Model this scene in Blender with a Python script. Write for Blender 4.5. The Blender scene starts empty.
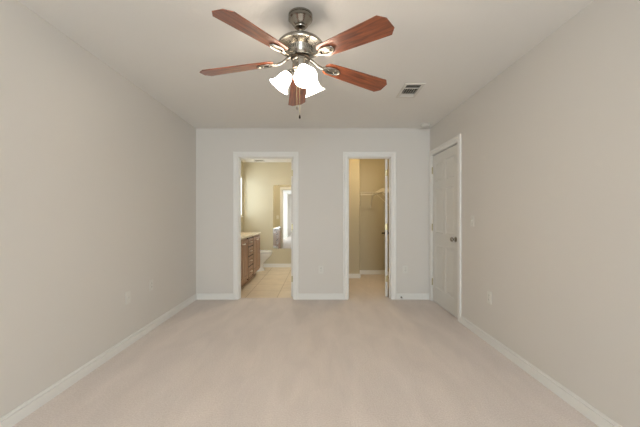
import bpy, bmesh, math, random
from mathutils import Vector, Matrix
PI = math.pi
random.seed(4)
sc = bpy.context.scene
COL = sc.collection

# ------------------------------------------------------------------ camera, world, lights, exposure
CAMZ = 1.19
cd = bpy.data.cameras.new('camera'); cam = bpy.data.objects.new('camera', cd); COL.objects.link(cam)
cam.location = (0, 0, CAMZ); cam.rotation_euler = (PI/2, 0, 0)
cd.sensor_width = 36; cd.lens = 310/640*36; cd.shift_x = 2/640; cd.shift_y = 2.5/640
cd.clip_start = 0.05
sc.camera = cam

w = bpy.data.worlds.new('daylight'); sc.world = w; w.use_nodes = True
w.node_tree.nodes['Background'].inputs[0].default_value = (0.80, 0.90, 1.0, 1)
w.node_tree.nodes['Background'].inputs[1].default_value = 3.0

def area(name, loc, rot, sx, sy, power, color):
    l = bpy.data.lights.new(name, 'AREA'); l.shape = 'RECTANGLE'; l.size = sx; l.size_y = sy
    l.energy = power; l.color = color
    o = bpy.data.objects.new(name, l); COL.objects.link(o); o.location = loc; o.rotation_euler = rot
    return o
# daylight outside the unseen bedroom window added behind the camera and outside the bathroom window
area('window_daylight', (0.30, -3.86, 1.35), (PI/2, 0, 0), 1.8, 1.9, 165, (0.88, 0.94, 1.0))
area('bathroom_window_daylight', (-1.90, 6.78, 1.64), (0, -PI/2, 0), 0.85, 0.66, 6, (0.93, 0.97, 1.0))

sc.view_settings.view_transform = 'Standard'; sc.view_settings.look = 'None'
sc.view_settings.gamma = 1; sc.view_settings.use_curve_mapping = False
sc.view_settings.exposure = 0.1
BULB = 64.0        # emission of the fan bulbs
SHADE = 17.5        # glow of the lit frosted shades
VANITY_BULB = 20.0  # this and the two domes below: unseen lamps added for light
BATH_DOME = 106.0
CLOSET_DOME = 84.0

# ------------------------------------------------------------------ materials
def lin(c):
    return tuple((x/255/12.92 if x/255 <= .04045 else ((x/255+.055)/1.055)**2.4) for x in c) + (1,)
def mat(name, rgb, rough=.6, metal=0, bump=0, bscale=60, var=0, vscale=3, coat=0, spec=None):
    m = bpy.data.materials.new(name); m.use_nodes = True
    nt = m.node_tree; b = nt.nodes['Principled BSDF']
    b.inputs['Base Color'].default_value = lin(rgb)
    b.inputs['Roughness'].default_value = rough; b.inputs['Metallic'].default_value = metal
    if coat: b.inputs['Coat Weight'].default_value = coat; b.inputs['Coat Roughness'].default_value = .1
    if spec is not None: b.inputs['Specular IOR Level'].default_value = spec
    tc = nt.nodes.new('ShaderNodeTexCoord')
    if var:
        n = nt.nodes.new('ShaderNodeTexNoise'); n.inputs['Scale'].default_value = vscale; n.inputs['Detail'].default_value = 5
        nt.links.new(tc.outputs['Object'], n.inputs['Vector'])
        r = nt.nodes.new('ShaderNodeMapRange'); r.inputs[1].default_value = .3; r.inputs[2].default_value = .7
        r.inputs[3].default_value = 1-var; r.inputs[4].default_value = 1+var
        nt.links.new(n.outputs['Fac'], r.inputs[0])
        mx = nt.nodes.new('ShaderNodeVectorMath'); mx.operation = 'SCALE'
        mx.inputs[0].default_value = lin(rgb)[:3]; nt.links.new(r.outputs[0], mx.inputs['Scale'])
        nt.links.new(mx.outputs[0], b.inputs['Base Color'])
    if bump:
        n = nt.nodes.new('ShaderNodeTexNoise'); n.inputs['Scale'].default_value = bscale; n.inputs['Detail'].default_value = 3
        nt.links.new(tc.outputs['Object'], n.inputs['Vector'])
        bp = nt.nodes.new('ShaderNodeBump'); bp.inputs['Strength'].default_value = bump; bp.inputs['Distance'].default_value = .01
        nt.links.new(n.outputs['Fac'], bp.inputs['Height']); nt.links.new(bp.outputs[0], b.inputs['Normal'])
    return m
M = {}
M['paint'] = mat('greige_wall_paint', (229, 224, 217), .75, bump=.06, bscale=140)
M['ceil'] = mat('ceiling_paint', (243, 240, 235), .9, bump=.12, bscale=90)
M['cream'] = mat('cream_wall_paint', (208, 199, 174), .7, bump=.06, bscale=140)
M['closet'] = mat('tan_closet_paint', (200, 190, 164), .75, bump=.06, bscale=140)
M['white'] = mat('white_trim_paint', (245, 243, 238), .4)
M['door'] = mat('white_door_paint', (232, 229, 222), .38)
M['nickel'] = mat('brushed_nickel', (158, 153, 144), .24, 1, bump=.02, bscale=200)
M['dark_nickel'] = mat('dark_bronze_ring', (60, 52, 44), .4, 1)
M['brass'] = mat('pale_brass', (190, 178, 140), .35, 1)
M['chrome'] = mat('chrome', (215, 215, 215), .12, 1)
M['plastic'] = mat('white_plastic', (234, 231, 224), .4)
M['detector'] = mat('aged_white_plastic', (226, 222, 214), .5)
M['slot'] = mat('dark_slot', (60, 58, 55), .6)
M['duct'] = mat('duct_shade', (52, 48, 44), .8)
M['porcelain'] = mat('white_porcelain', (240, 240, 238), .12, coat=.5)
M['counter'] = mat('cream_cultured_marble', (236, 226, 206), .18, var=.03, vscale=8)
M['wire'] = mat('white_coated_wire', (228, 222, 206), .4)
M['rubber'] = mat('white_rubber', (225, 225, 222), .6)
M['spring'] = mat('dark_spring_steel', (110, 105, 98), .35, 1)

def wood(name, dark, light, scale=(2, 22, 22), rough=.35, coat=.2):
    m = bpy.data.materials.new(name); m.use_nodes = True; nt = m.node_tree; b = nt.nodes['Principled BSDF']
    tc = nt.nodes.new('ShaderNodeTexCoord'); mp = nt.nodes.new('ShaderNodeMapping'); mp.inputs['Scale'].default_value = scale
    nt.links.new(tc.outputs['Object'], mp.inputs[0])
    n = nt.nodes.new('ShaderNodeTexNoise'); n.inputs['Scale'].default_value = 2.2; n.inputs['Detail'].default_value = 7
    n.inputs['Distortion'].default_value = .8
    nt.links.new(mp.outputs[0], n.inputs['Vector'])
    cr = nt.nodes.new('ShaderNodeValToRGB'); cr.color_ramp.elements[0].position = .32; cr.color_ramp.elements[1].position = .7
    cr.color_ramp.elements[0].color = lin(dark); cr.color_ramp.elements[1].color = lin(light)
    nt.links.new(n.outputs['Fac'], cr.inputs[0]); nt.links.new(cr.outputs[0], b.inputs['Base Color'])
    b.inputs['Roughness'].default_value = rough; b.inputs['Coat Weight'].default_value = coat; b.inputs['Coat Roughness'].default_value = .25
    return m
M['blade'] = wood('cherry_blade_wood', (98, 46, 24), (168, 90, 52), rough=.42, coat=.8)
M['cab'] = wood('brown_cabinet_wood', (140, 106, 84), (188, 152, 128), (22, 22, 2), .4, .1)

def carpet():
    m = bpy.data.materials.new('beige_carpet'); m.use_nodes = True; nt = m.node_tree; b = nt.nodes['Principled BSDF']
    L = nt.links; tc = nt.nodes.new('ShaderNodeTexCoord')
    fine = nt.nodes.new('ShaderNodeTexNoise'); fine.inputs['Scale'].default_value = 110; fine.inputs['Detail'].default_value = 4
    big = nt.nodes.new('ShaderNodeTexNoise'); big.inputs['Scale'].default_value = 2.3; big.inputs['Detail'].default_value = 6; big.inputs['Distortion'].default_value = .6
    L.new(tc.outputs['Object'], fine.inputs['Vector'])
    mp = nt.nodes.new('ShaderNodeMapping'); mp.inputs['Scale'].default_value = (2.6, .8, 1); L.new(tc.outputs['Object'], mp.inputs[0]); L.new(mp.outputs[0], big.inputs['Vector'])
    a = nt.nodes.new('ShaderNodeMix'); a.data_type = 'RGBA'
    a.inputs[6].default_value = lin((210, 195, 186)); a.inputs[7].default_value = lin((252, 243, 236))
    L.new(fine.outputs['Fac'], a.inputs[0])
    r = nt.nodes.new('ShaderNodeMapRange'); r.inputs[1].default_value = .35; r.inputs[2].default_value = .68; r.inputs[3].default_value = .95; r.inputs[4].default_value = 1.04
    L.new(big.outputs['Fac'], r.inputs[0])
    s = nt.nodes.new('ShaderNodeVectorMath'); s.operation = 'SCALE'
    L.new(a.outputs[2], s.inputs[0]); L.new(r.outputs[0], s.inputs['Scale']); L.new(s.outputs[0], b.inputs['Base Color'])
    b.inputs['Roughness'].default_value = .95; b.inputs['Specular IOR Level'].default_value = .1
    b.inputs['Sheen Weight'].default_value = .15
    bp = nt.nodes.new('ShaderNodeBump'); bp.inputs['Strength'].default_value = .5; bp.inputs['Distance'].default_value = .01
    L.new(fine.outputs['Fac'], bp.inputs['Height']); L.new(bp.outputs[0], b.inputs['Normal'])
    return m
M['carpet'] = carpet()

def tile():
    m = bpy.data.materials.new('cream_floor_tile'); m.use_nodes = True; nt = m.node_tree; b = nt.nodes['Principled BSDF']
    L = nt.links; tc = nt.nodes.new('ShaderNodeTexCoord')
    mp = nt.nodes.new('ShaderNodeMapping'); mp.inputs['Location'].default_value = (.14, .1, 0); L.new(tc.outputs['Object'], mp.inputs[0])
    br = nt.nodes.new('ShaderNodeTexBrick'); br.offset = 0; br.inputs['Scale'].default_value = 1
    br.inputs['Brick Width'].default_value = .46; br.inputs['Row Height'].default_value = .46; br.inputs['Mortar Size'].default_value = .005
    br.inputs['Color1'].default_value = lin((240, 225, 202)); br.inputs['Color2'].default_value = lin((235, 218, 193)); br.inputs['Mortar'].default_value = lin((196, 176, 148))
    L.new(mp.outputs[0], br.inputs['Vector'])
    n = nt.nodes.new('ShaderNodeTexNoise'); n.inputs['Scale'].default_value = 5; n.inputs['Detail'].default_value = 6; L.new(tc.outputs['Object'], n.inputs['Vector'])
    r = nt.nodes.new('ShaderNodeMapRange'); r.inputs[1].default_value = .3; r.inputs[2].default_value = .7; r.inputs[3].default_value = .92; r.inputs[4].default_value = 1.04
    L.new(n.outputs['Fac'], r.inputs[0])
    s = nt.nodes.new('ShaderNodeVectorMath'); s.operation = 'SCALE'; L.new(br.outputs['Color'], s.inputs[0]); L.new(r.outputs[0], s.inputs['Scale'])
    L.new(s.outputs[0], b.inputs['Base Color']); b.inputs['Roughness'].default_value = .35
    return m
M['tile'] = tile()

def glow(name, col, strength, base=(245, 235, 215)):
    m = bpy.data.materials.new(name); m.use_nodes = True; b = m.node_tree.nodes['Principled BSDF']
    b.inputs['Base Color'].default_value = lin(base); b.inputs['Roughness'].default_value = .4
    b.inputs['Emission Color'].default_value = (*col, 1); b.inputs['Emission Strength'].default_value = strength
    return m
M['bulb'] = glow('lit_bulb', (1, .88, .73), BULB)
M['shade'] = glow('lit_frosted_glass', (1, .885, .74), SHADE)
M['bdome'] = glow('added_bathroom_dome', (1, .90, .74), BATH_DOME)
M['cdome'] = glow('added_closet_dome', (1, .78, .46), CLOSET_DOME)
M['vbulb'] = glow('added_vanity_globe', (1, .84, .60), VANITY_BULB)

m = bpy.data.materials.new('mirror_glass'); m.use_nodes = True; b = m.node_tree.nodes['Principled BSDF']
b.inputs['Base Color'].default_value = (.9, .92, .91, 1); b.inputs['Metallic'].default_value = 1; b.inputs['Roughness'].default_value = .01
M['mirror'] = m
m = bpy.data.materials.new('window_glass'); m.use_nodes = True; nt = m.node_tree
nt.nodes.remove(nt.nodes['Principled BSDF'])
t = nt.nodes.new('ShaderNodeBsdfTransparent'); t.inputs[0].default_value = (.94, .96, .96, 1); g = nt.nodes.new('ShaderNodeBsdfGlossy'); g.inputs['Roughness'].default_value = .02
mx = nt.nodes.new('ShaderNodeMixShader'); mx.inputs[0].default_value = .06
nt.links.new(t.outputs[0], mx.inputs[1]); nt.links.new(g.outputs[0], mx.inputs[2]); nt.links.new(mx.outputs[0], nt.nodes['Material Output'].inputs[0])
M['glass'] = m

# ------------------------------------------------------------------ mesh helpers
def bx(bm, x0, x1, y0, y1, z0, z1, bev=0, seg=2):
    vs = [bm.verts.new((x, y, z)) for x in (x0, x1) for y in (y0, y1) for z in (z0, z1)]
    q = [(0,1,3,2),(4,6,7,5),(0,4,5,1),(2,3,7,6),(0,2,6,4),(1,5,7,3)]
    fs = [bm.faces.new([vs[i] for i in f]) for f in q]
    if bev:
        es = list({e for f in fs for e in f.edges})
        bmesh.ops.bevel(bm, geom=es, offset=bev, segments=seg, profile=.5, affect='EDGES')
    return vs
def lathe(bm, prof, mtx=Matrix(), n=32, closed=False, sx=1, sy=1):
    """prof: (r, z) pairs, spun round z, then placed by mtx"""
    rings = []
    for r, z in prof:
        if r < 1e-6: rings.append([bm.verts.new(mtx @ Vector((0, 0, z)))])
        else: rings.append([bm.verts.new(mtx @ Vector((r*sx*math.cos(2*PI*i/n), r*sy*math.sin(2*PI*i/n), z))) for i in range(n)])
    pairs = list(zip(rings, rings[1:])) + ([(rings[-1], rings[0])] if closed else [])
    for a, c in pairs:
        for i in range(n):
            j = (i+1) % n
            if len(a) == 1 and len(c) == 1: continue
            if len(a) == 1: bm.faces.new((a[0], c[i], c[j]))
            elif len(c) == 1: bm.faces.new((a[i], c[0], a[j]))
            else: bm.faces.new((a[i], c[i], c[j], a[j]))
def tube(bm, pts, r, n=8, caps=True):
    pts = [Vector(p) for p in pts]; rs = r if isinstance(r, (list, tuple)) else [r]*len(pts)
    prev = None; rings = []
    for i, p in enumerate(pts):
        d = (pts[min(i+1, len(pts)-1)] - pts[max(i-1, 0)]).normalized()
        if prev is None: u = d.orthogonal().normalized()
        else: u = (prev - d*prev.dot(d)).normalized()
        prev = u; v = d.cross(u)
        rings.append([bm.verts.new(p + rs[i]*(u*math.cos(2*PI*k/n) + v*math.sin(2*PI*k/n))) for k in range(n)])
    for a, c in zip(rings, rings[1:]):
        for k in range(n): bm.faces.new((a[k], a[(k+1) % n], c[(k+1) % n], c[k]))
    if caps: bm.faces.new(rings[0][::-1]); bm.faces.new(rings[-1])
def curve(ctrl, n=24):
    P = [Vector(p) for p in ctrl]; P = [2*P[0]-P[1]] + P + [2*P[-1]-P[-2]]; out = []
    segs = len(P)-3
    for s in range(segs):
        p0, p1, p2, p3 = P[s:s+4]
        for k in range(n//segs):
            t = k/(n//segs)
            out.append(.5*((2*p1)+(-p0+p2)*t+(2*p0-5*p1+4*p2-p3)*t*t+(-p0+3*p1-3*p2+p3)*t**3))
    out.append(P[-2]); return out
def obj(name, bm, m, parent=None, smooth=False, sharp=35, origin=None):
    bmesh.ops.remove_doubles(bm, verts=bm.verts, dist=1e-6)
    bmesh.ops.recalc_face_normals(bm, faces=bm.faces)
    if origin is not None: bmesh.ops.translate(bm, verts=bm.verts, vec=-Vector(origin))
    me = bpy.data.meshes.new(name); bm.to_mesh(me); bm.free()
    me.materials.append(m)
    if smooth:
        for p in me.polygons: p.use_smooth = True
        me.set_sharp_from_angle(angle=math.radians(sharp))
    o = bpy.data.objects.new(name, me); COL.objects.link(o)
    if origin is not None: o.location = origin
    if parent: o.parent = parent
    return o
def struct(name, bm, m, parent=None, **k):
    o = obj(name, bm, m, parent, **k)
    o['kind'] = 'structure'
    return o
def tag(o, label, cat, group=None):
    o['label'] = label; o['category'] = cat
    if group: o['group'] = group
    return o
def thing(name, label, cat, loc, rot=(0, 0, 0), group=None):
    o = bpy.data.objects.new(name, None); o.empty_display_size = .1; COL.objects.link(o)
    o.location = loc; o.rotation_euler = rot
    return tag(o, label, cat, group)
N = bmesh.new

# ------------------------------------------------------------------ the shell
XL, XR, D, H = -1.743, 1.60, 4.43, 2.44
WT = .115                       # wall thickness
DB = D + WT                     # rear face of the partition wall
YF = -3.60                      # wall behind the camera
YB = 7.23                       # bathroom end wall
YC = 6.33                       # closet end wall
BX0, BX1 = -1.13, -.355         # bathroom doorway
CX0, CX1 = .436, 1.040          # closet doorway
DT = 2.03                       # doorway height
PX0, PX1 = .12, .22             # partition between bathroom and closet
CXR = 1.40                      # closet side wall
DY0, DY1 = 3.54, 4.335          # bedroom door in the side wall

bm = N(); bx(bm, XL-.12, XR+.12, YF-.12, DB-.03, -.1, 0)
bx(bm, PX1-.05, CXR+.1, DB-.03, YC+.1, -.1, 0); struct('floor', bm, M['carpet'])
bm = N(); bx(bm, XL-.12, PX1-.05, DB-.03, YB+.1, -.1, -.004); struct('floor_bathroom', bm, M['tile'])
bm = N(); bx(bm, XL-.12, XR+.12, YF-.12, DB-.02, H, H+.1); struct('ceiling', bm, M['ceil'])
bm = N(); bx(bm, XL-.12, PX1-.03, DB-.02, YB+.1, H, H+.1); struct('ceiling_bathroom', bm, M['ceil'])
bm = N(); bx(bm, PX1-.03, XR+.12, DB-.02, YC+.1, H, H+.1); struct('ceiling_closet', bm, M['ceil'])
bm = N(); bx(bm, XL-.12, XL, YF-.12, DB-.02, 0, H); struct('wall_left', bm, M['paint'])
j = .02                         # jamb thickness cut out of the rough opening
bm = N()
bx(bm, XR, XR+.12, YF-.12, DY0-j, 0, H); bx(bm, XR, XR+.12, DY1+j, DB, 0, H); bx(bm, XR, XR+.12, DY0-j, DY1+j, DT+j, H)
struct('wall_right', bm, M['paint'])
bm = N()
for a, c in ((XL, BX0-j), (BX1+j, CX0-j), (CX1+j, XR)): bx(bm, a, c, D, DB-.006, 0, H)
for a, c in ((BX0-j, BX1+j), (CX0-j, CX1+j)): bx(bm, a, c, D, DB-.006, DT+j, H)
struct('wall_back', bm, M['paint'])
# bathroom and closet faces of the same partition, in their own paint
bm = N()
for a, c in ((XL, BX0-j), (BX1+j, PX0)): bx(bm, a, c, DB-.006, DB, -.004, H)
bx(bm, BX0-j, BX1+j, DB-.006, DB, DT+j, H); struct('wall_bathroom_front', bm, M['cream'])
bm = N()
for a, c in ((PX1, CX0-j), (CX1+j, CXR)): bx(bm, a, c, DB-.006, DB, 0, H)
bx(bm, CX0-j, CX1+j, DB-.006, DB, DT+j, H); struct('wall_closet_front', bm, M['closet'])
# wall behind the camera, with an unseen window added for its daylight
WX0, WX1, WZ0, WZ1 = -.55, 1.15, .45, 2.2
bm = N()
bx(bm, XL, WX0, YF-.12, YF, 0, H); bx(bm, WX1, XR, YF-.12, YF, 0, H)
bx(bm, WX0, WX1, YF-.12, YF, 0, WZ0); bx(bm, WX0, WX1, YF-.12, YF, WZ1, H)
struct('wall_front', bm, M['paint'])
bm = N()
fy0, fy1 = YF-.10, YF-.03
bx(bm, WX0, WX0+.06, fy0, fy1, WZ0, WZ1); bx(bm, WX1-.06, WX1, fy0, fy1, WZ0, WZ1)
bx(bm, WX0, WX1, fy0, fy1, WZ0, WZ0+.06); bx(bm, WX0, WX1, fy0, fy1, WZ1-.06, WZ1)
mid = (WX0+WX1)/2
bx(bm, mid-.04, mid+.04, fy0, fy1, WZ0, WZ1); bx(bm, WX0, WX1, fy0+.01, fy1-.01, 1.36, 1.40)
bx(bm, WX0-.02, WX1+.02, YF-.03, YF+.05, WZ0-.03, WZ0, .005)
wn = struct('window_1', bm, M['white'])
bm = N(); bx(bm, WX0+.05, WX1-.05, YF-.068, YF-.062, WZ0+.05, WZ1-.05); obj('window_pane', bm, M['glass'], wn)
# bathroom
VX0, VX1, VZ0, VZ1 = 6.42, 7.13, 1.19, 2.09   # bathroom window: along y, z
bm = N()
bx(bm, XL-.12, XL, DB-.02, VX0, -.004, H); bx(bm, XL-.12, XL, VX1, YB+.1, -.004, H)
bx(bm, XL-.12, XL, VX0, VX1, -.004, VZ0); bx(bm, XL-.12, XL, VX0, VX1, VZ1, H)
struct('wall_bathroom_left', bm, M['cream'])
bm = N(); bx(bm, XL, PX1, YB, YB+.1, -.004, H); struct('wall_bathroom_back', bm, M['cream'])
bm = N(); bx(bm, PX0, PX0+.05, DB, YB, -.004, H); struct('wall_bathroom_right', bm, M['cream'])
bm = N()
x0, x1 = XL-.035, XL-.004
bx(bm, x0, x1, VX0, VX0+.03, VZ0, VZ1); bx(bm, x0, x1, VX1-.03, VX1, VZ0, VZ1)
bx(bm, x0, x1, VX0, VX1, VZ0, VZ0+.03); bx(bm, x0, x1, VX0, VX1, VZ1-.03, VZ1); bx(bm, x0+.01, x1-.01, VX0, VX1, 1.62, 1.66)
bx(bm, XL-.006, XL+.02, VX0-.02, VX1+.02, VZ0-.025, VZ0, .004)
wn = struct('window_2', bm, M['white'])
bm = N(); bx(bm, XL-.021, XL-.017, VX0+.02, VX1-.02, VZ0+.02, VZ1-.02); obj('window_pane', bm, M['glass'], wn)
# closet: a boxed-out corner on the one side, then the recess
JX, JY = .80, 5.95
bm = N(); bx(bm, PX0+.05, PX1, DB, YC, 0, H); struct('wall_closet_left', bm, M['closet'])
bm = N(); bx(bm, PX1, JX, JY, YC, 0, H, .012, 3); struct('wall_closet_corner', bm, M['closet'])
bm = N(); bx(bm, PX0+.05, CXR+.1, YC, YC+.1, 0, H); struct('wall_closet_back', bm, M['closet'])
bm = N(); bx(bm, CXR, CXR+.1, DB, YC, 0, H); struct('wall_closet_right', bm, M['closet'])

# ------------------------------------------------------------------ baseboards
BH, BT = .085, .014
def base(name, segs, z0=0):
    bm = N()
    for (x0, x1, y0, y1, nx, ny) in segs:      # board with a thinner moulded upper edge; (nx,ny) points into the room
        bx(bm, x0, x1, y0, y1, z0, z0+BH-.022)
        tx, ty = -nx*BT*.45, -ny*BT*.45
        bx(bm, x0 + (tx if nx < 0 else 0), x1 + (tx if nx > 0 else 0), y0 + (ty if ny < 0 else 0), y1 + (ty if ny > 0 else 0), z0+BH-.022, z0+BH, .003)
    return struct(name, bm, M['white'])
CW = .078                       # casing width
base('baseboard_left', [(XL, XL+BT, YF, D, 1, 0)])
base('baseboard_right', [(XR-BT, XR, YF, DY0-CW, -1, 0), (XR-BT, XR, DY1+CW, D-BT, -1, 0)])
base('baseboard_back', [(XL+BT, BX0-CW, D-BT, D, 0, -1), (BX1+CW, CX0-CW, D-BT, D, 0, -1), (CX1+CW, XR-BT, D-BT, D, 0, -1)])
base('baseboard_front', [(XL+BT, XR-BT, YF, YF+BT, 0, 1)])
base('baseboard_bathroom', [(XL, PX0, YB-BT, YB, 0, -1), (PX0-BT, PX0, DB, YB-BT, -1, 0), (XL, XL+BT, 6.42, YB-BT, 1, 0)], -.004)
base('baseboard_closet', [(PX1, JX, JY-BT, JY, 0, -1), (JX, JX+BT, JY-BT, YC-BT, 1, 0), (JX, CXR-BT, YC-BT, YC, 0, -1), (CXR-BT, CXR, DB, YC, -1, 0), (PX1, PX1+BT, DB, JY-BT, 1, 0)])

# ------------------------------------------------------------------ door casings and jambs
def casing(bm, a0, a1, top, face, sgn, axis):
    """moulded casing round an opening; axis 'x': opening runs along x and the wall face is y=face, sgn = out of the wall"""
    prof = [(.005, 0), (.005, .008), (.008, .0105), (.016, .0115), (.020, .0145), (.027, .0145), (.031, .0115), (.052, .0125), (.058, .0165), (.064, .018), (.074, .018), (CW, .015), (CW, 0)]
    st = []
    for k in range(4):
        ring = []
        for u, d in prof:
            p = (a0-u if k < 2 else a1+u); z = (0 if k in (0, 3) else top+u); f = face + sgn*d
            ring.append(bm.verts.new((p, f, z) if axis == 'x' else (f, p, z)))
        st.append(ring)
    for r0, r1 in zip(st, st[1:]):
        for i in range(len(prof)-1): bm.faces.new((r0[i], r0[i+1], r1[i+1], r1[i]))
def frame_x(name, a0, a1, zb=0):
    bm = N()
    casing(bm, a0, a1, DT, D, -1, 'x'); casing(bm, a0, a1, DT, DB, 1, 'x')
    bx(bm, a0-j, a0, D, DB, zb, DT+j); bx(bm, a1, a1+j, D, DB, zb, DT+j); bx(bm, a0, a1, D, DB, DT, DT+j)
    # door stop strips
    bx(bm, a0, a0+.01, D+.045, DB-.04, zb, DT); bx(bm, a1-.01, a1, D+.045, DB-.04, zb, DT); bx(bm, a0, a1, D+.045, DB-.04, DT-.01, DT)
    return struct(name, bm, M['white'])
frame_x('trim_1', BX0, BX1); frame_x('trim_2', CX0, CX1)
bm = N(); casing(bm, DY0, DY1, DT, XR, -1, 'y')
bx(bm, XR, XR+.12, DY0-j, DY0, 0, DT+j); bx(bm, XR, XR+.12, DY1, DY1+j, 0, DT+j); bx(bm, XR, XR+.12, DY0, DY1, DT, DT+j)
bx(bm, XR+.04, XR+.055, DY0, DY0+.012, 0, DT); bx(bm, XR+.04, XR+.055, DY1-.012, DY1, 0, DT); bx(bm, XR+.04, XR+.055, DY0, DY1, DT-.012, DT)
bx(bm, XR+.1, XR+.12, DY0, DY1, 0, DT)
struct('trim_3', bm, M['white'])

# ------------------------------------------------------------------ six-panel doors
def panel_slab(bm, W, HT, T, xs, zs, cells, inset=(.012, -.007, .03, .005), both=True, groove_shade=False):
    """slab 0..W x -T..0 x 0..HT (local x, y, z) with moulded panels in the listed cells"""
    X = [0] + xs + [W]; Z = [0] + zs + [HT]
    for y, flip in ((-T, False), (0, True)):
        g = [[bm.verts.new((x, y, z)) for z in Z] for x in X]
        pan = []
        for i in range(len(X)-1):
            for k in range(len(Z)-1):
                q = [g[i][k], g[i+1][k], g[i+1][k+1], g[i][k+1]]
                f = bm.faces.new(q[::-1] if flip else q)
                if (i, k) in cells and (both or not flip): pan.append(f)
        if pan:
            bm.normal_update()
            bmesh.ops.inset_individual(bm, faces=pan, thickness=inset[0], depth=inset[1])
            ring = bmesh.ops.inset_individual(bm, faces=pan, thickness=inset[2]*.35, depth=0)['faces']
            if groove_shade:
                for f in ring: f.material_index = 1  # recess floor coloured dark to paint in its shade
            bmesh.ops.inset_individual(bm, faces=pan, thickness=inset[2], depth=inset[3])
    for (x0, z0, x1, z1) in ((0, 0, W, 0), (W, 0, W, HT), (W, HT, 0, HT), (0, HT, 0, 0)):
        bm.faces.new([bm.verts.new(p) for p in ((x0, -T, z0), (x0, 0, z0), (x1, 0, z1), (x1, -T, z1))])
def door_leaf(name, W, loc, rotz):
    s = .105; m_ = (W-.085)/2
    xs = [s, m_, m_+.085, W-s]
    zs = [.21, .79, .95, 1.54, 1.64, 1.90]
    cells = [(i, k) for i in (1, 3) for k in (1, 3, 5)]
    bm = N(); panel_slab(bm, W, 2.009, .035, xs, zs, cells)
    o = struct(name, bm, M['door'])
    o.location = loc; o.rotation_euler = (0, 0, rotz)
    return o
KNOB = [(.0, 0), (.031, 0), (.033, .003), (.030, .007), (.014, .010), (.011, .016), (.011, .026), (.017, .031), (.025, .038), (.028, .046), (.026, .054), (.018, .061), (.008, .064), (0, .0645)]
def add_knob(door, x, z, y=0, sgn=1, m='nickel'):
    bm = N(); lathe(bm, KNOB, Matrix.Translation((x, y, z)) @ Matrix.Rotation(-sgn*PI/2, 4, 'X'), 28)
    return obj('door_knob', bm, M[m], door, smooth=True)
def add_lever(door, x, z, y, sgn, dx, m='nickel'):
    bm = N(); lathe(bm, KNOB[:6] + [(.009, .045), (0, .047)], Matrix.Translation((x, y, z)) @ Matrix.Rotation(-sgn*PI/2, 4, 'X'), 24)
    yy = y + sgn*.044
    tube(bm, curve([(x, yy, z), (x+dx*.03, yy+sgn*.004, z+.002), (x+dx*.07, yy+sgn*.002, z-.004), (x+dx*.11, yy-sgn*.006, z-.001)], 18), [.0095]*10 + [.008]*9, 10)
    return obj('door_handle', bm, M[m], door, smooth=True)
def add_hinges(door, pts, zs=(.26, 1.02, 1.81), m='brass', leaf=None):
    """knuckle barrel at local (x, y); leaf = box on the door edge/face"""
    for z in zs:
        bm = N()
        for k in range(3): lathe(bm, [(0, -.0148), (.0062, -.0148), (.0068, -.0138), (.0068, .0138), (.0062, .0148), (0, .0148)], Matrix.Translation((pts[0], pts[1], z + (k-1)*.03)), 12)
        lathe(bm, [(0, .045), (.004, .045), (.005, .049), (.003, .052), (0, .0525)], Matrix.Translation((pts[0], pts[1], z)), 12)
        if leaf: bx(bm, leaf[0], leaf[1], leaf[2], leaf[3], z-.044, z+.044)
        obj('door_hinge', bm, M[m], door, smooth=True)
# closed bedroom door in the side wall: hinged at the far jamb, local x runs back towards the camera, face at world x = XR
d = door_leaf('door_1', DY1-DY0-.008, (XR+.003, DY1-.004, .012), -PI/2)
# rotation -90 deg: local +x -> world -y, local +y -> world +x ; slab y from -T..0 would face the room: shift so it sits in the wall
for v in d.data.vertices: v.co.y += .035
add_knob(d, DY1-DY0-.07, .905, 0, -1)
add_hinges(d, (-.003, -.006))
# closet door, opened into the closet and leaning past square
ang = math.radians(90-12.5)
d = door_leaf('door_2', .585, (CX1-.022, DB-.006, .012), ang)
# local x -> into the closet, local -y -> towards +x ... keep the slab on the doorway side of the pin
for v in d.data.vertices: v.co.y += .035
add_lever(d, .585-.06, .90, .035, 1, -1, 'dark_nickel'); add_lever(d, .585-.06, .90, 0, -1, -1, 'dark_nickel')
add_hinges(d, (-.004, .002), leaf=(-.0022, 0, .003, .031))
# bathroom door, opened square into the bathroom
d = door_leaf('door_3', .76, (BX1-.002, DB-.004, .008), math.radians(90))
for v in d.data.vertices: v.co.y += .035
d.location.x -= .0
add_knob(d, .76-.065, .905, .035, 1); add_knob(d, .76-.065, .905, 0, -1)
add_hinges(d, (-.004, .002), leaf=(-.0022, 0, .003, .031))

# ------------------------------------------------------------------ ceiling fan
FX, FY = -.109, 1.924
fan = thing('ceiling_fan', 'five-blade ceiling fan with reddish wood blades, nickel motor and three lit frosted shades', 'ceiling fan', (FX, FY, H))
T = Matrix.Translation
def fpart(name, prof, m, n=48): bm = N(); lathe(bm, prof, Matrix(), n); return obj(name, bm, M[m], fan, smooth=True, sharp=28)
fpart('canopy', [(0, 0), (.070, 0), (.074, -.003), (.074, -.012), (.070, -.014), (.070, -.017), (.075, -.019), (.075, -.033), (.069, -.037), (.066, -.040), (.052, -.060), (.040, -.076), (.036, -.078), (.034, -.083), (.022, -.086), (0, -.086)], 'nickel')
fpart('downrod', [(0, -.095), (.0125, -.095), (.0125, -.142), (.022, -.145), (.024, -.152), (0, -.152)], 'nickel', 24)
mh = fpart('motor_housing', [(0, -.142), (.028, -.142), (.032, -.149), (.058, -.152), (.100, -.163), (.128, -.176), (.142, -.192), (.146, -.202), (.144, -.207), (.134, -.209), (.090, -.208), (.078, -.211), (.075, -.220), (.072, -.236), (.064, -.256), (.058, -.264), (0, -.264)], 'nickel', 64)
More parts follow.
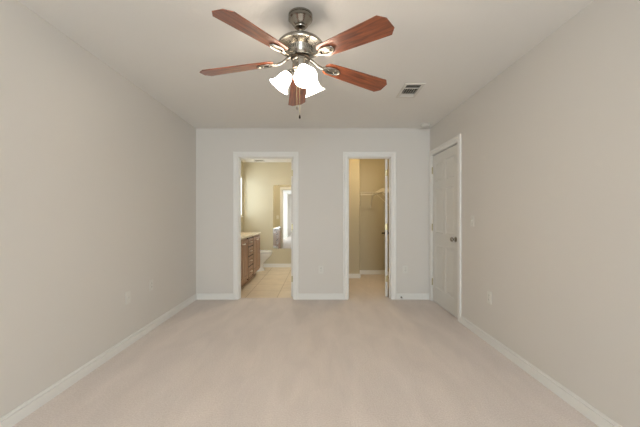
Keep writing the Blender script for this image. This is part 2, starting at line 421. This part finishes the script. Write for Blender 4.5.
# ventilation ribs round the drum below the dome
for_ribs = N()
for k in range(36):
    R_ = Matrix.Rotation(2*PI*k/36, 4, 'Z')
    vs = bx(for_ribs, .060, .0765, -.0018, .0018, -.236, -.216)
    bmesh.ops.transform(for_ribs, matrix=R_, verts=vs)
obj('vent_ribs', for_ribs, M['nickel'], mh)
fpart('collar_ring', [(.0, -.262), (.056, -.262), (.060, -.265), (.060, -.275), (.052, -.279), (0, -.279)], 'dark_nickel', 40)
sw = fpart('switch_housing', [(0, -.276), (.046, -.276), (.050, -.280), (.050, -.348), (.046, -.356), (.040, -.360), (.040, -.378), (.034, -.390), (.018, -.398), (.010, -.401), (.008, -.410), (0, -.413)], 'nickel', 40)
bm = N(); lathe(bm, [(.0495, -.286), (.0525, -.288), (.0525, -.292), (.0495, -.294)], Matrix(), 40); lathe(bm, [(.0495, -.340), (.0525, -.342), (.0525, -.346), (.0495, -.348)], Matrix(), 40)
obj('trim_band', bm, M['nickel'], sw, smooth=True)

BROOT, BTIP = .168, .643
ZR, ZT = -.295, -.334           # blade height below the ceiling at root and tip
PITCH = math.radians(-12)
def blade_mesh():
    """local: length along +x from root to tip, width along y, thin in z"""
    bm = N(); L = BTIP-BROOT
    out = []
    wr, wt = .052, .072           # half widths
    pts = [(0, -wr+.022), (.012, -wr+.006), (.03, -wr)]
    pts += [(L*t, -(wr+(wt-wr)*t)) for t in (.3, .6, .86)]
    pts += [(L-.034, -wt), (L, -wt+.036), (L, wt-.036), (L-.034, wt)]
    pts += [(L*t, (wr+(wt-wr)*t)) for t in (.86, .6, .3)]
    pts += [(.03, wr), (.012, wr-.006), (0, wr-.022)]
    th = .0055
    a = [bm.verts.new((x, y, th/2)) for x, y in pts]; c = [bm.verts.new((x, y, -th/2)) for x, y in pts]
    bm.faces.new(a); bm.faces.new(c[::-1])
    for i in range(len(pts)): k = (i+1) % len(pts); bm.faces.new((a[i], c[i], c[k], a[k]))
    bmesh.ops.bevel(bm, geom=[e for e in bm.edges if abs(e.verts[0].co.z - e.verts[1].co.z) < 1e-5], offset=.0012, segments=1, affect='EDGES')
    return bm
def iron_mesh():
    """blade iron in the blade's own frame: a loop plate under the blade root and an arm curving up to the hub"""
    bm = N()
    up = .026
    # open loop (two rails meeting at a rounded end) under the blade
    loop = []
    n = 22
    for k in range(n+1):
        a = -PI*.80 + 2*PI*.80*k/n
        loop.append((.055 + .052*math.cos(a), .027*math.sin(a), -.008))
    loop = [(-.012, -.006, -.007)] + loop + [(-.012, .006, -.007)]
    tube(bm, loop, .0065, 8)
    vs = bx(bm, .0, .102, -.020, .020, -.0062, -.0030, .001)
    # arm
    arm = curve([(.012, 0, -.008), (-.018, 0, -.009), (-.050, 0, -.003), (-.078, 0, .012), (-.112, 0, up)], 20)
    tube(bm, arm, [.010]*5 + [.0095]*11 + [.011]*5 if len(arm) == 21 else .010, 10)
    for x, y in ((.03, .0), (.075, .012), (.075, -.012)):
        lathe(bm, [(0, -.0125), (.003, -.012), (.0052, -.0095), (.0052, -.006), (0, -.006)], T((x, y, 0)), 12)
    return bm
bl_bm, ir_bm = blade_mesh(), iron_mesh()
blade0 = obj('fan_blade', bl_bm, M['blade']); iron0 = obj('blade_iron', ir_bm, M['nickel'], blade0, smooth=True, sharp=45)
ANG = (26, 96, 173.5, 238, 315)      # the irons are a little out of true
drop = -math.atan2(ZR-ZT, BTIP-BROOT)
for k in range(5):
    a = math.radians(ANG[k])
    o = blade0 if k == 0 else blade0.copy()
    if k: COL.objects.link(o)
    mt = Matrix.Rotation(a, 4, 'Z') @ T((BROOT, 0, ZR)) @ Matrix.Rotation(-drop, 4, 'Y') @ Matrix.Rotation(PITCH, 4, 'X')
    o.parent = fan; o.matrix_local = mt
    if k:
        c = iron0.copy(); COL.objects.link(c); c.parent = o
# lamps
SH_OUT = [(.020, .002), (.026, .000), (.030, .006), (.036, .020), (.041, .036), (.043, .054), (.047, .072), (.055, .088), (.068, .101)]
SH = SH_OUT + [(.066, .1015)] + [(r-.003, z+.001) for r, z in SH_OUT[::-1][1:]]
def lamp(az, tilt):
    a = math.radians(az); dx, dy = math.cos(a), math.sin(a)
    neck = Vector((dx*.074, dy*.074, -.366))
    axis = Vector((dx*math.sin(tilt), dy*math.sin(tilt), -math.cos(tilt)))
    R_ = T(neck) @ axis.to_track_quat('Z', 'Y').to_matrix().to_4x4()
    bm = N()
    tube(bm, curve([(dx*.034, dy*.034, -.356), (dx*.050, dy*.050, -.345), (dx*.066, dy*.066, -.346), tuple(neck - axis*.012)], 18), .0075, 10)
    lathe(bm, [(0, -.018), (.012, -.018), (.020, -.012), (.026, -.003), (.027, .008), (.024, .008), (.020, 0), (0, .0)], R_, 24)
    arm = obj('lamp_arm', bm, M['nickel'], fan, smooth=True)
    bm = N(); lathe(bm, SH, R_, 36, closed=True); sh = obj('lamp_shade', bm, M['shade'], fan, smooth=True, sharp=60)
    bm = N(); lathe(bm, [(0, .000), (.012, .000), (.013, .022), (.022, .045), (.027, .060), (.026, .072), (.018, .084), (.008, .089), (0, .090)], R_, 20)
    obj('light_bulb', bm, M['bulb'], sh, smooth=True)
for az, ti in ((178, .64), (286, .64), (44, .54)): lamp(az, ti)
def chain(x, y, z0, z1, ball):
    bm = N()
    n = int((z0-z1)/.006)
    tube(bm, [(x, y, z0), (x, y, z1)], .0013, 6)
    for k in range(n): lathe(bm, [(0, -.0022), (.0022, 0), (0, .0022)], T((x, y, z0-.006*k)), 6)
    c = obj('pull_chain', bm, M['brass'], fan)
    bm = N(); lathe(bm, [(0, .006), (.003, .004), (.005, -.004), (.006, -.012), (.0045, -.018), (0, -.020)], T((x, y, z1)), 12)
    obj('chain_fob', bm, M[ball], c, smooth=True)
chain(-.020, -.034, -.385, -.585, 'nickel'); chain(-.002, -.040, -.385, -.640, 'dark_nickel')

# ------------------------------------------------------------------ ceiling air register and smoke detector
def register(name, label, loc, sx, sy, parts=True):
    t = thing(name, label, 'air vent', loc)
    bm = N(); r = .028; th = .008
    for a in ((-sx/2, sx/2, -sy/2, -sy/2+r), (-sx/2, sx/2, sy/2-r, sy/2), (-sx/2, -sx/2+r, -sy/2+r, sy/2-r), (sx/2-r, sx/2, -sy/2+r, sy/2-r)):
        bx(bm, *a, -th, 0, .002, 1)
    obj('frame', bm, M['detector'], t)
    bm = N(); bx(bm, -sx/2+r-.004, sx/2-r+.004, -sy/2+r-.004, sy/2-r+.004, -.0012, -.0002); obj('duct_shade_plate', bm, M['duct'], t)  # flat dark plate, painting the shade inside the duct
    ix, iy = sx/2-r, sy/2-r
    def fin(c, along, ln, tilt):
        bm = N(); vs = bx(bm, -ln/2, ln/2, -.008, .008, -.0007, .0007)
        R_ = T((c[0], c[1], -.0075)) @ (Matrix.Rotation(PI/2, 4, 'Z') if along == 'y' else Matrix()) @ Matrix.Rotation(tilt, 4, 'X')
        bmesh.ops.transform(bm, matrix=R_, verts=vs); obj('fin', bm, M['detector'], t)
    # far bank: fins across; middle bank: fins lengthwise; near bank: fins across, shut towards the room side
    b3 = 2*iy*.26
    for k in range(2): fin((0, -iy + b3*(.5+k)/2), 'x', 2*ix, .38)
    for k in range(2): fin((0, iy - b3*(.5+k)/2), 'x', 2*ix, -.85)
    for k in range(6): fin((-ix + 2*ix*(k+.5)/6, 0), 'y', 2*iy-2*b3-.01, 1.75)
    for s in (-1, 1): bm = N(); bx(bm, -ix, ix, s*(iy-b3)-.003, s*(iy-b3)+.003, -.010, -.002); obj('divider', bm, M['detector'], t)
register('air_vent', 'white louvred air register in the bedroom ceiling near the closed door', (.915, 3.09, H), .195, .35)
t = thing('smoke_detector', 'round white smoke detector on the ceiling in the bedroom corner', 'smoke detector', (1.465, 4.22, H))
bm = N(); lathe(bm, [(0, 0), (.068, 0), (.070, -.003), (.070, -.010), (.066, -.012), (0, -.012)], Matrix(), 36); obj('base_plate', bm, M['detector'], t, smooth=True)
bm = N(); lathe(bm, [(.058, -.011), (.058, -.018), (.062, -.022), (.060, -.030), (.050, -.037), (.020, -.040), (.018, -.038), (0, -.038)], Matrix(), 36); obj('cover', bm, M['detector'], t, smooth=True)
bm = N(); lathe(bm, [(0, -.037), (.010, -.037), (.010, -.041), (0, -.0415)], T((.0, .0, 0)), 16); obj('test_button', bm, M['plastic'], t, smooth=True)

# ------------------------------------------------------------------ outlets and switch plates
def outlet(label, loc, rotz, kind='outlet'):
    """local: plate in the xz plane, facing -y"""
    t = thing('wall_outlet' if kind != 'switch' else 'light_switch', label, 'outlet' if kind != 'switch' else 'light switch', loc, (0, 0, rotz), None)
    bm = N(); bx(bm, -.036, .036, -.006, 0, -.058, .058, .003); obj('cover_plate', bm, M['plastic'], t)
    if kind == 'outlet':
        for s in (-1, 1):
            bm = N(); lathe(bm, [(0, 0), (.016, 0), (.0165, .001), (.0155, .0025), (0, .0025)], T((0, -.0058, s*.0195)) @ Matrix.Rotation(PI/2, 4, 'X'), 24, sx=1, sy=.86)
            f = obj('socket', bm, M['plastic'], t, smooth=True)
            bm = N()
            for x in (-.006, .006): bx(bm, x-.001, x+.001, -.0088, -.0080, s*.0195-.001, s*.0195+.007)
            lathe(bm, [(0, 0), (.0022, 0), (.0022, .0008), (0, .0008)], T((0, -.0080, s*.0195-.006)) @ Matrix.Rotation(PI/2, 4, 'X'), 10)
            obj('socket_slot', bm, M['slot'], f)
        bm = N(); lathe(bm, [(0, 0), (.003, 0), (.0025, .0012), (0, .0014)], T((0, -.006, 0)) @ Matrix.Rotation(PI/2, 4, 'X'), 12); obj('screw', bm, M['chrome'], t)
    elif kind == 'coax':
        bm = N(); lathe(bm, [(0, 0), (.007, 0), (.007, .003), (.0048, .003), (.0048, .010), (0, .010)], T((0, -.006, 0)) @ Matrix.Rotation(PI/2, 4, 'X'), 16); obj('jack', bm, M['detector'], t)
    else:
        bm = N(); vs = bx(bm, -.005, .005, -.017, -.005, -.009, .009, .0015); bmesh.ops.rotate(bm, verts=bm.verts, cent=(0, -.006, 0), matrix=Matrix.Rotation(-.35, 3, 'X')); obj('toggle', bm, M['plastic'], t)
        for s in (-1, 1): bm = N(); lathe(bm, [(0, 0), (.003, 0), (.0025, .0012), (0, .0014)], T((0, -.006, s*.030)) @ Matrix.Rotation(PI/2, 4, 'X'), 12); obj('screw', bm, M['chrome'], t)
    return t
outlet('white outlet low on the long plain wall, the one closer to the bathroom doorway', (XL, 3.235, .47), PI/2)
outlet('white cable jack plate on the long plain wall, the one closer to the camera', (XL, 2.84, .445), PI/2, 'coax')
outlet('white outlet between the bathroom doorway and the closet doorway', (.043, D, .425), 0)
outlet('white outlet between the closet doorway and the corner by the closed door', (1.246, D, .43), 0)
outlet('white outlet low on the wall with the closed door, below the switch', (XR, 2.89, .43), -PI/2)
outlet('white light switch on the wall beside the closed six-panel door', (XR, 3.206, 1.14), -PI/2, 'switch')
t = thing('door_stop', 'small spring door stop on the baseboard beside the closet doorway', 'door stop', (1.185, D-BT, .034))
bm = N(); lathe(bm, [(0, 0), (.011, 0), (.011, .004), (.007, .006), (0, .006)], Matrix.Rotation(PI/2, 4, 'X'), 16); obj('mount', bm, M['spring'], t, smooth=True)
bm = N(); tube(bm, [(.006*math.cos(k*.7), -.006-.0009*k*.7, .006*math.sin(k*.7)) for k in range(100)], .0014, 6); obj('spring', bm, M['spring'], t, smooth=True)
bm = N(); lathe(bm, [(0, .066), (.007, .066), (.0085, .070), (.0085, .078), (.006, .082), (0, .082)], Matrix.Rotation(PI/2, 4, 'X'), 16); obj('rubber_tip', bm, M['rubber'], t, smooth=True)

# ------------------------------------------------------------------ bathroom
# vanity: front face at x = -1.20, along the wall
VF, VY0, VY1, VT = -1.205, 4.60, 6.37, .825
van = thing('bathroom_vanity', 'brown wooden bathroom vanity with panelled doors and a stack of drawers', 'vanity cabinet', (XL, (VY0+VY1)/2, 0))
VO = Vector((XL, (VY0+VY1)/2, 0))
def vp(name, bm, m, parent=van, **k):
    bmesh.ops.translate(bm, verts=bm.verts, vec=-VO); return obj(name, bm, M[m], parent, **k)
bm = N(); bx(bm, XL+.002, VF, VY0, VY1, .10, VT, .002); vp('cabinet_body', bm, 'cab')
bm = N(); bx(bm, XL+.002, VF-.07, VY0+.01, VY1-.01, -.003, .10); vp('toe_kick', bm, 'cab')
M['cab_dark'] = wood('gap_shade_wood', (58, 36, 26), (84, 54, 40), (22, 22, 2), .45, .1)  # darker wood that paints in the shade of gaps and recesses
def front(name, y0, y1, z0, z1, raised=True):
    W = y1-y0; HT = z1-z0; s = min(.055, W*.2, HT*.28)
    bm = N(); panel_slab(bm, W, HT, .02, [s, W-s], [s, HT-s], [(1, 1)], (.010, -.011, .026 if HT > .2 else .012, .008), both=False, groove_shade=True)
    # slab front is local -y ; turn it to face +x
    bmesh.ops.transform(bm, matrix=T((VF+.001, y0, z0)) @ Matrix.Rotation(PI/2, 4, 'Z'), verts=bm.verts)
    o = vp(name, bm, 'cab'); o.data.materials.append(M['cab_dark']); return o
def knob(parent, y, z, w=.045):
    bm = N(); tube(bm, curve([(VF+.021, y-w, z), (VF+.038, y-w*.9, z), (VF+.046, y, z), (VF+.038, y+w*.9, z), (VF+.021, y+w, z)], 16), .006, 8)
    return vp('pull_handle', bm, 'pull', parent, smooth=True)
M['pull'] = mat('satin_nickel_pull', (220, 214, 204), .4, 1)
g = .012
ys = [VY0+.02, 4.93, 5.25]
for a, c, ky in ((VY0+.02, 4.925, 4.90), (4.935, 5.25, 4.96), (5.69, 6.015, 5.99), (6.025, 6.35, 6.05)):
    f = front('door', a, c, .135, VT-.03); knob(f, ky, VT-.085)
bm = N(); bx(bm, VF-.004, VF+.013, 5.258, 5.682, .118, VT-.012); dr = vp('drawer_bank', bm, 'cab_dark'); dr['label'] = 'dark panel painting the shadow gaps between the drawers'  # stands proud of the carcass; its dark colour paints the drawer gaps' shadow
for a, c in ((5.252, 5.276), (5.664, 5.688)):
    bm = N(); bx(bm, VF, VF+.022, a, c, .105, VT-.008, .001, 1); vp('gap_strip', bm, 'cab_dark')  # dark strips painted in for the shadow lines beside the drawers
for z0, z1 in ((.135, .305), (.332, .48), (.507, .645), (.672, VT-.03)):
    f = front('drawer', 5.292, 5.648, z0, z1); knob(f, 5.47, (z0+z1)/2)
# countertop with an oval basin
CO = VO; bm = N()
x0, x1, y0, y1, z1 = XL+.001, VF+.03, VY0-.03, VY1+.02, VT+.032
sc_, sr = ((XL+VF)/2+.01, 6.0), (.17, .22)
n = 48; ot, it, ob = [], [], []
for k in range(n):
    a = 2*PI*k/n; ca, sa = math.cos(a), math.sin(a)
    tx = ((x1-sc_[0]) if ca > 0 else (sc_[0]-x0))/max(abs(ca), 1e-6); ty = ((y1-sc_[1]) if sa > 0 else (sc_[1]-y0))/max(abs(sa), 1e-6); tt = min(tx, ty)
    px, py = sc_[0]+ca*tt, sc_[1]+sa*tt
    ot.append((px, py)); it.append((sc_[0]+sr[0]*ca, sc_[1]+sr[1]*sa))
# snap the nearest outer points onto the corners
for cx, cy in ((x0, y0), (x0, y1), (x1, y0), (x1, y1)):
    i = min(range(n), key=lambda q: (ot[q][0]-cx)**2+(ot[q][1]-cy)**2); ot[i] = (cx, cy)
vo = [bm.verts.new((*p, z1)) for p in ot]; vi = [bm.verts.new((*p, z1)) for p in it]; vb = [bm.verts.new((*p, VT)) for p in ot]
prev = vi
for k in range(n): q = (k+1) % n; bm.faces.new((vo[k], vo[q], vi[q], vi[k])); bm.faces.new((vo[k], vb[k], vb[q], vo[q]))
vib = [bm.verts.new((*p, VT)) for p in it]
for k in range(n): q = (k+1) % n; bm.faces.new((vb[k], vib[k], vib[q], vb[q])); bm.faces.new((vi[k], vi[q], vib[q], vib[k]))
bmesh.ops.translate(bm, verts=bm.verts, vec=-CO); ct = obj('countertop', bm, M['counter'], van); ct['label'] = 'cream countertop'
bm = N(); bx(bm, XL+.001, XL+.02, VY0-.03, VY1+.02, z1, z1+.09, .003); bmesh.ops.translate(bm, verts=bm.verts, vec=-CO); obj('backsplash', bm, M['counter'], ct)
bm = N(); rim = [(1.0, 0), (.99, -.012), (.93, -.06), (.80, -.10), (.5, -.125), (.12, -.13), (0, -.13)]
lathe(bm, rim, T((sc_[0], sc_[1], z1)), 48, sx=sr[0], sy=sr[1]); bmesh.ops.translate(bm, verts=bm.verts, vec=-CO); bs = obj('sink_basin', bm, M['counter'], ct, smooth=True)
# faucet
fz = VT+.032
FO = (-1.655, 6.0, fz)
bm = N(); lathe(bm, [(0, 0), (.026, 0), (.027, .004), (.022, .012), (.017, .018), (.015, .075), (.016, .085), (0, .087)], T(FO), 24)
tube(bm, [Vector(FO)+p for p in curve([(0, 0, .055), (.015, 0, .115), (.065, 0, .155), (.120, 0, .140), (.142, 0, .090)], 28)], .0115, 12)
fa = vp('faucet', bm, 'chrome', smooth=True); fa['label'] = 'chrome faucet'
for s in (-1, 1):
    bm = N(); lathe(bm, [(0, 0), (.022, 0), (.022, .006), (.014, .014), (.012, .04), (.015, .046), (0, .05)], T(FO) @ T((0, s*.10, 0)), 20)
    tube(bm, [Vector(FO)+Vector(p) for p in ((0, s*.10, .045), (.02, s*.125, .056), (.03, s*.15, .060))], [.007, .006, .005], 8); vp('faucet_handle', bm, 'chrome', fa, smooth=True)

# toilet, tank against the window wall, bowl pointing across the room
TY = 6.80
to = thing('toilet', 'white toilet beyond the vanity, bowl facing across the bathroom', 'toilet', (XL, TY, 0))
def egg(cx, rx_front, rx_back, ry, z, n=40):
    out = []
    for k in range(n):
        a = 2*PI*k/n; rx = rx_front if math.cos(a) > 0 else rx_back
        out.append((cx+rx*math.cos(a), ry*math.sin(a), z))
    return out
def loft(bm, rings, cap=True):
    R_ = [[bm.verts.new(p) for p in r] for r in rings]; n = len(R_[0])
    for a, c in zip(R_, R_[1:]):
        for k in range(n): q = (k+1) % n; bm.faces.new((a[k], a[q], c[q], c[k]))
    if cap: bm.faces.new(R_[0][::-1]); bm.faces.new(R_[-1])
bm = N()
loft(bm, [egg(.40, .17, .24, .105, -.003), egg(.40, .17, .24, .105, .02), egg(.40, .14, .22, .085, .06), egg(.41, .14, .21, .085, .16), egg(.43, .19, .21, .12, .23), egg(.45, .255, .22, .165, .31), egg(.46, .275, .23, .18, .36), egg(.46, .275, .23, .18, .385)])
obj('bowl', bm, M['porcelain'], to, smooth=True, sharp=50)
bm = N(); loft(bm, [egg(.46, .27, .21, .178, .386), egg(.46, .283, .22, .186, .392), egg(.46, .283, .22, .186, .402), egg(.46, .275, .215, .18, .406)]); obj('seat', bm, M['porcelain'], to, smooth=True, sharp=50)
bm = N(); loft(bm, [egg(.46, .275, .215, .18, .409), egg(.46, .285, .22, .187, .413), egg(.46, .285, .22, .187, .424), egg(.46, .26, .20, .17, .431), egg(.46, .15, .12, .09, .434)]); obj('lid', bm, M['porcelain'], to, smooth=True, sharp=50)
bm = N(); bx(bm, .012, .205, -.22, .22, .375, .73, .025, 3); tk = obj('tank', bm, M['porcelain'], to, smooth=True)
bm = N(); bx(bm, .006, .215, -.23, .23, .731, .765, .010, 3); obj('tank_lid', bm, M['porcelain'], to, smooth=True)
bm = N(); lathe(bm, [(0, 0), (.012, 0), (.012, .012), (0, .014)], T((.205, -.16, .66)) @ Matrix.Rotation(PI/2, 4, 'Y'), 14); tube(bm, [(.217, -.16, .66), (.222, -.13, .657), (.222, -.09, .65)], [.006, .006, .005], 8); obj('flush_handle', bm, M['chrome'], tk, smooth=True)

# tall mirror on the end wall
mi = thing('wall_mirror', 'tall frameless mirror on the bathroom end wall reflecting the vanity', 'mirror', (-.72, YB, .43))
bm = N(); bx(bm, -.325, .325, -.0075, -.002, 0, 1.48, .002, 1); obj('mirror_glass', bm, M['mirror'], mi)
for x in (-.2, .2):
    for z, s in ((0, -1), (1.48, 1)): bm = N(); bx(bm, x-.012, x+.012, -.011, -.0005, z-(.008 if s < 0 else .012), z+(.012 if s < 0 else .008), .001, 1); obj('mirror_clip', bm, M['chrome'], mi)
register('bathroom_vent', 'small white exhaust vent in the bathroom ceiling', (-1.33, 6.98, H), .24, .24)
# switch seen only in the mirror, beside the bathroom doorway
outlet('light switch on the bathroom wall beside its doorway, seen in the mirror', (-1.29, DB, 1.15), PI, 'switch')
# unseen lamp bar, added above the vanity to brighten the bathroom
vl = thing('added_vanity_light', 'unseen nickel light bar with four globes, added above the vanity', 'wall lamp', (XL, 5.3, 2.05))
bm = N(); bx(bm, 0, .03, -.36, .36, -.055, .055, .006); obj('back_plate', bm, M['nickel'], vl)
for k in range(4):
    y = -.27+.18*k
    bm = N(); lathe(bm, [(0, .03), (.022, .03), (.026, .036), (.026, .052), (0, .052)], T((0, y, 0)) @ Matrix.Rotation(PI/2, 4, 'Y'), 20); s = obj('socket_cup', bm, M['nickel'], vl, smooth=True)
    bm = N(); lathe(bm, [(0, .05), (.014, .052)] + [(.045*math.sin(a), .097-.045*math.cos(a)) for a in [.35+(PI-.35)*i/12 for i in range(13)]], T((0, y, 0)) @ Matrix.Rotation(PI/2, 4, 'Y'), 24); obj('globe_bulb', bm, M['vbulb'], s, smooth=True)

# ------------------------------------------------------------------ closet wire shelving
SZ = 1.66
def wire_shelf(label, origin, rotz, length, braces):
    """local: length along x, depth along -y from the wall (y=0)"""
    t = thing('wire_shelf', label, 'closet shelf', origin, (0, 0, rotz), None)
    bm = N(); n = int(length/.0254)
    for k in range(n+1): tube(bm, [(k*length/n, -.004, 0), (k*length/n, -.300, 0), (k*length/n, -.303, -.02)], .0010, 5)
    obj('deck_wires', bm, M['wire'], t)
    for y, z in ((-.006, -.003), (-.15, -.003), (-.300, .0), (-.304, -.021)): bm = N(); tube(bm, [(0, y, z), (length, y, z)], .0028, 8); obj('shelf_rail', bm, M['wire'], t)
    bm = N(); tube(bm, [(0, -.285, -.052), (length, -.285, -.052)], .011, 12); obj('hanging_rod', bm, M['wire'], t, smooth=True)
    for x in braces:
        bm = N(); tube(bm, [(x, -.296, -.008), (x, -.29, -.02), (x, -.008, -.28)], .0055, 8); bx(bm, x-.010, x+.010, -.008, -.001, -.31, -.255, .001, 1)
        tube(bm, [(x, -.300, -.034), (x, -.302, -.060), (x, -.285, -.079), (x, -.268, -.062)], .004, 6)
        obj('shelf_brace', bm, M['wire'], t, smooth=True)
wire_shelf('white wire closet shelf with rod across the end wall', (JX+.016, YC-.002, SZ), 0, CXR-.32-JX-.016, (.03, .255))
wire_shelf('white wire closet shelf with rod along the side wall behind the open door', (CXR-.002, YC-.01, SZ), -PI/2, 1.05, (.30, .75))

def dome_light(name, label, loc, m):
    cl = thing(name, label, 'ceiling light', loc)
    bm = N(); lathe(bm, [(0, 0), (.10, 0), (.105, -.006), (.105, -.018), (.098, -.022), (0, -.022)], Matrix(), 36); obj('base', bm, M['nickel'], cl, smooth=True)
    bm = N(); lathe(bm, [(.095, -.020)] + [(.095*math.cos(a), -.022-.055*math.sin(a)) for a in [PI/2*i/10 for i in range(10)]] + [(0, -.077)], Matrix(), 36); obj('dome', bm, M[m], cl, smooth=True)
dome_light('added_closet_light', 'small unseen lit dome added on the closet ceiling', (.92, 5.25, H), 'cdome')  # unseen fixture, added to give the closet its warm light
dome_light('added_bathroom_light', 'small unseen lit dome added on the bathroom ceiling', (-.50, 5.75, H), 'bdome')  # unseen fixture, added to brighten the bathroom floor
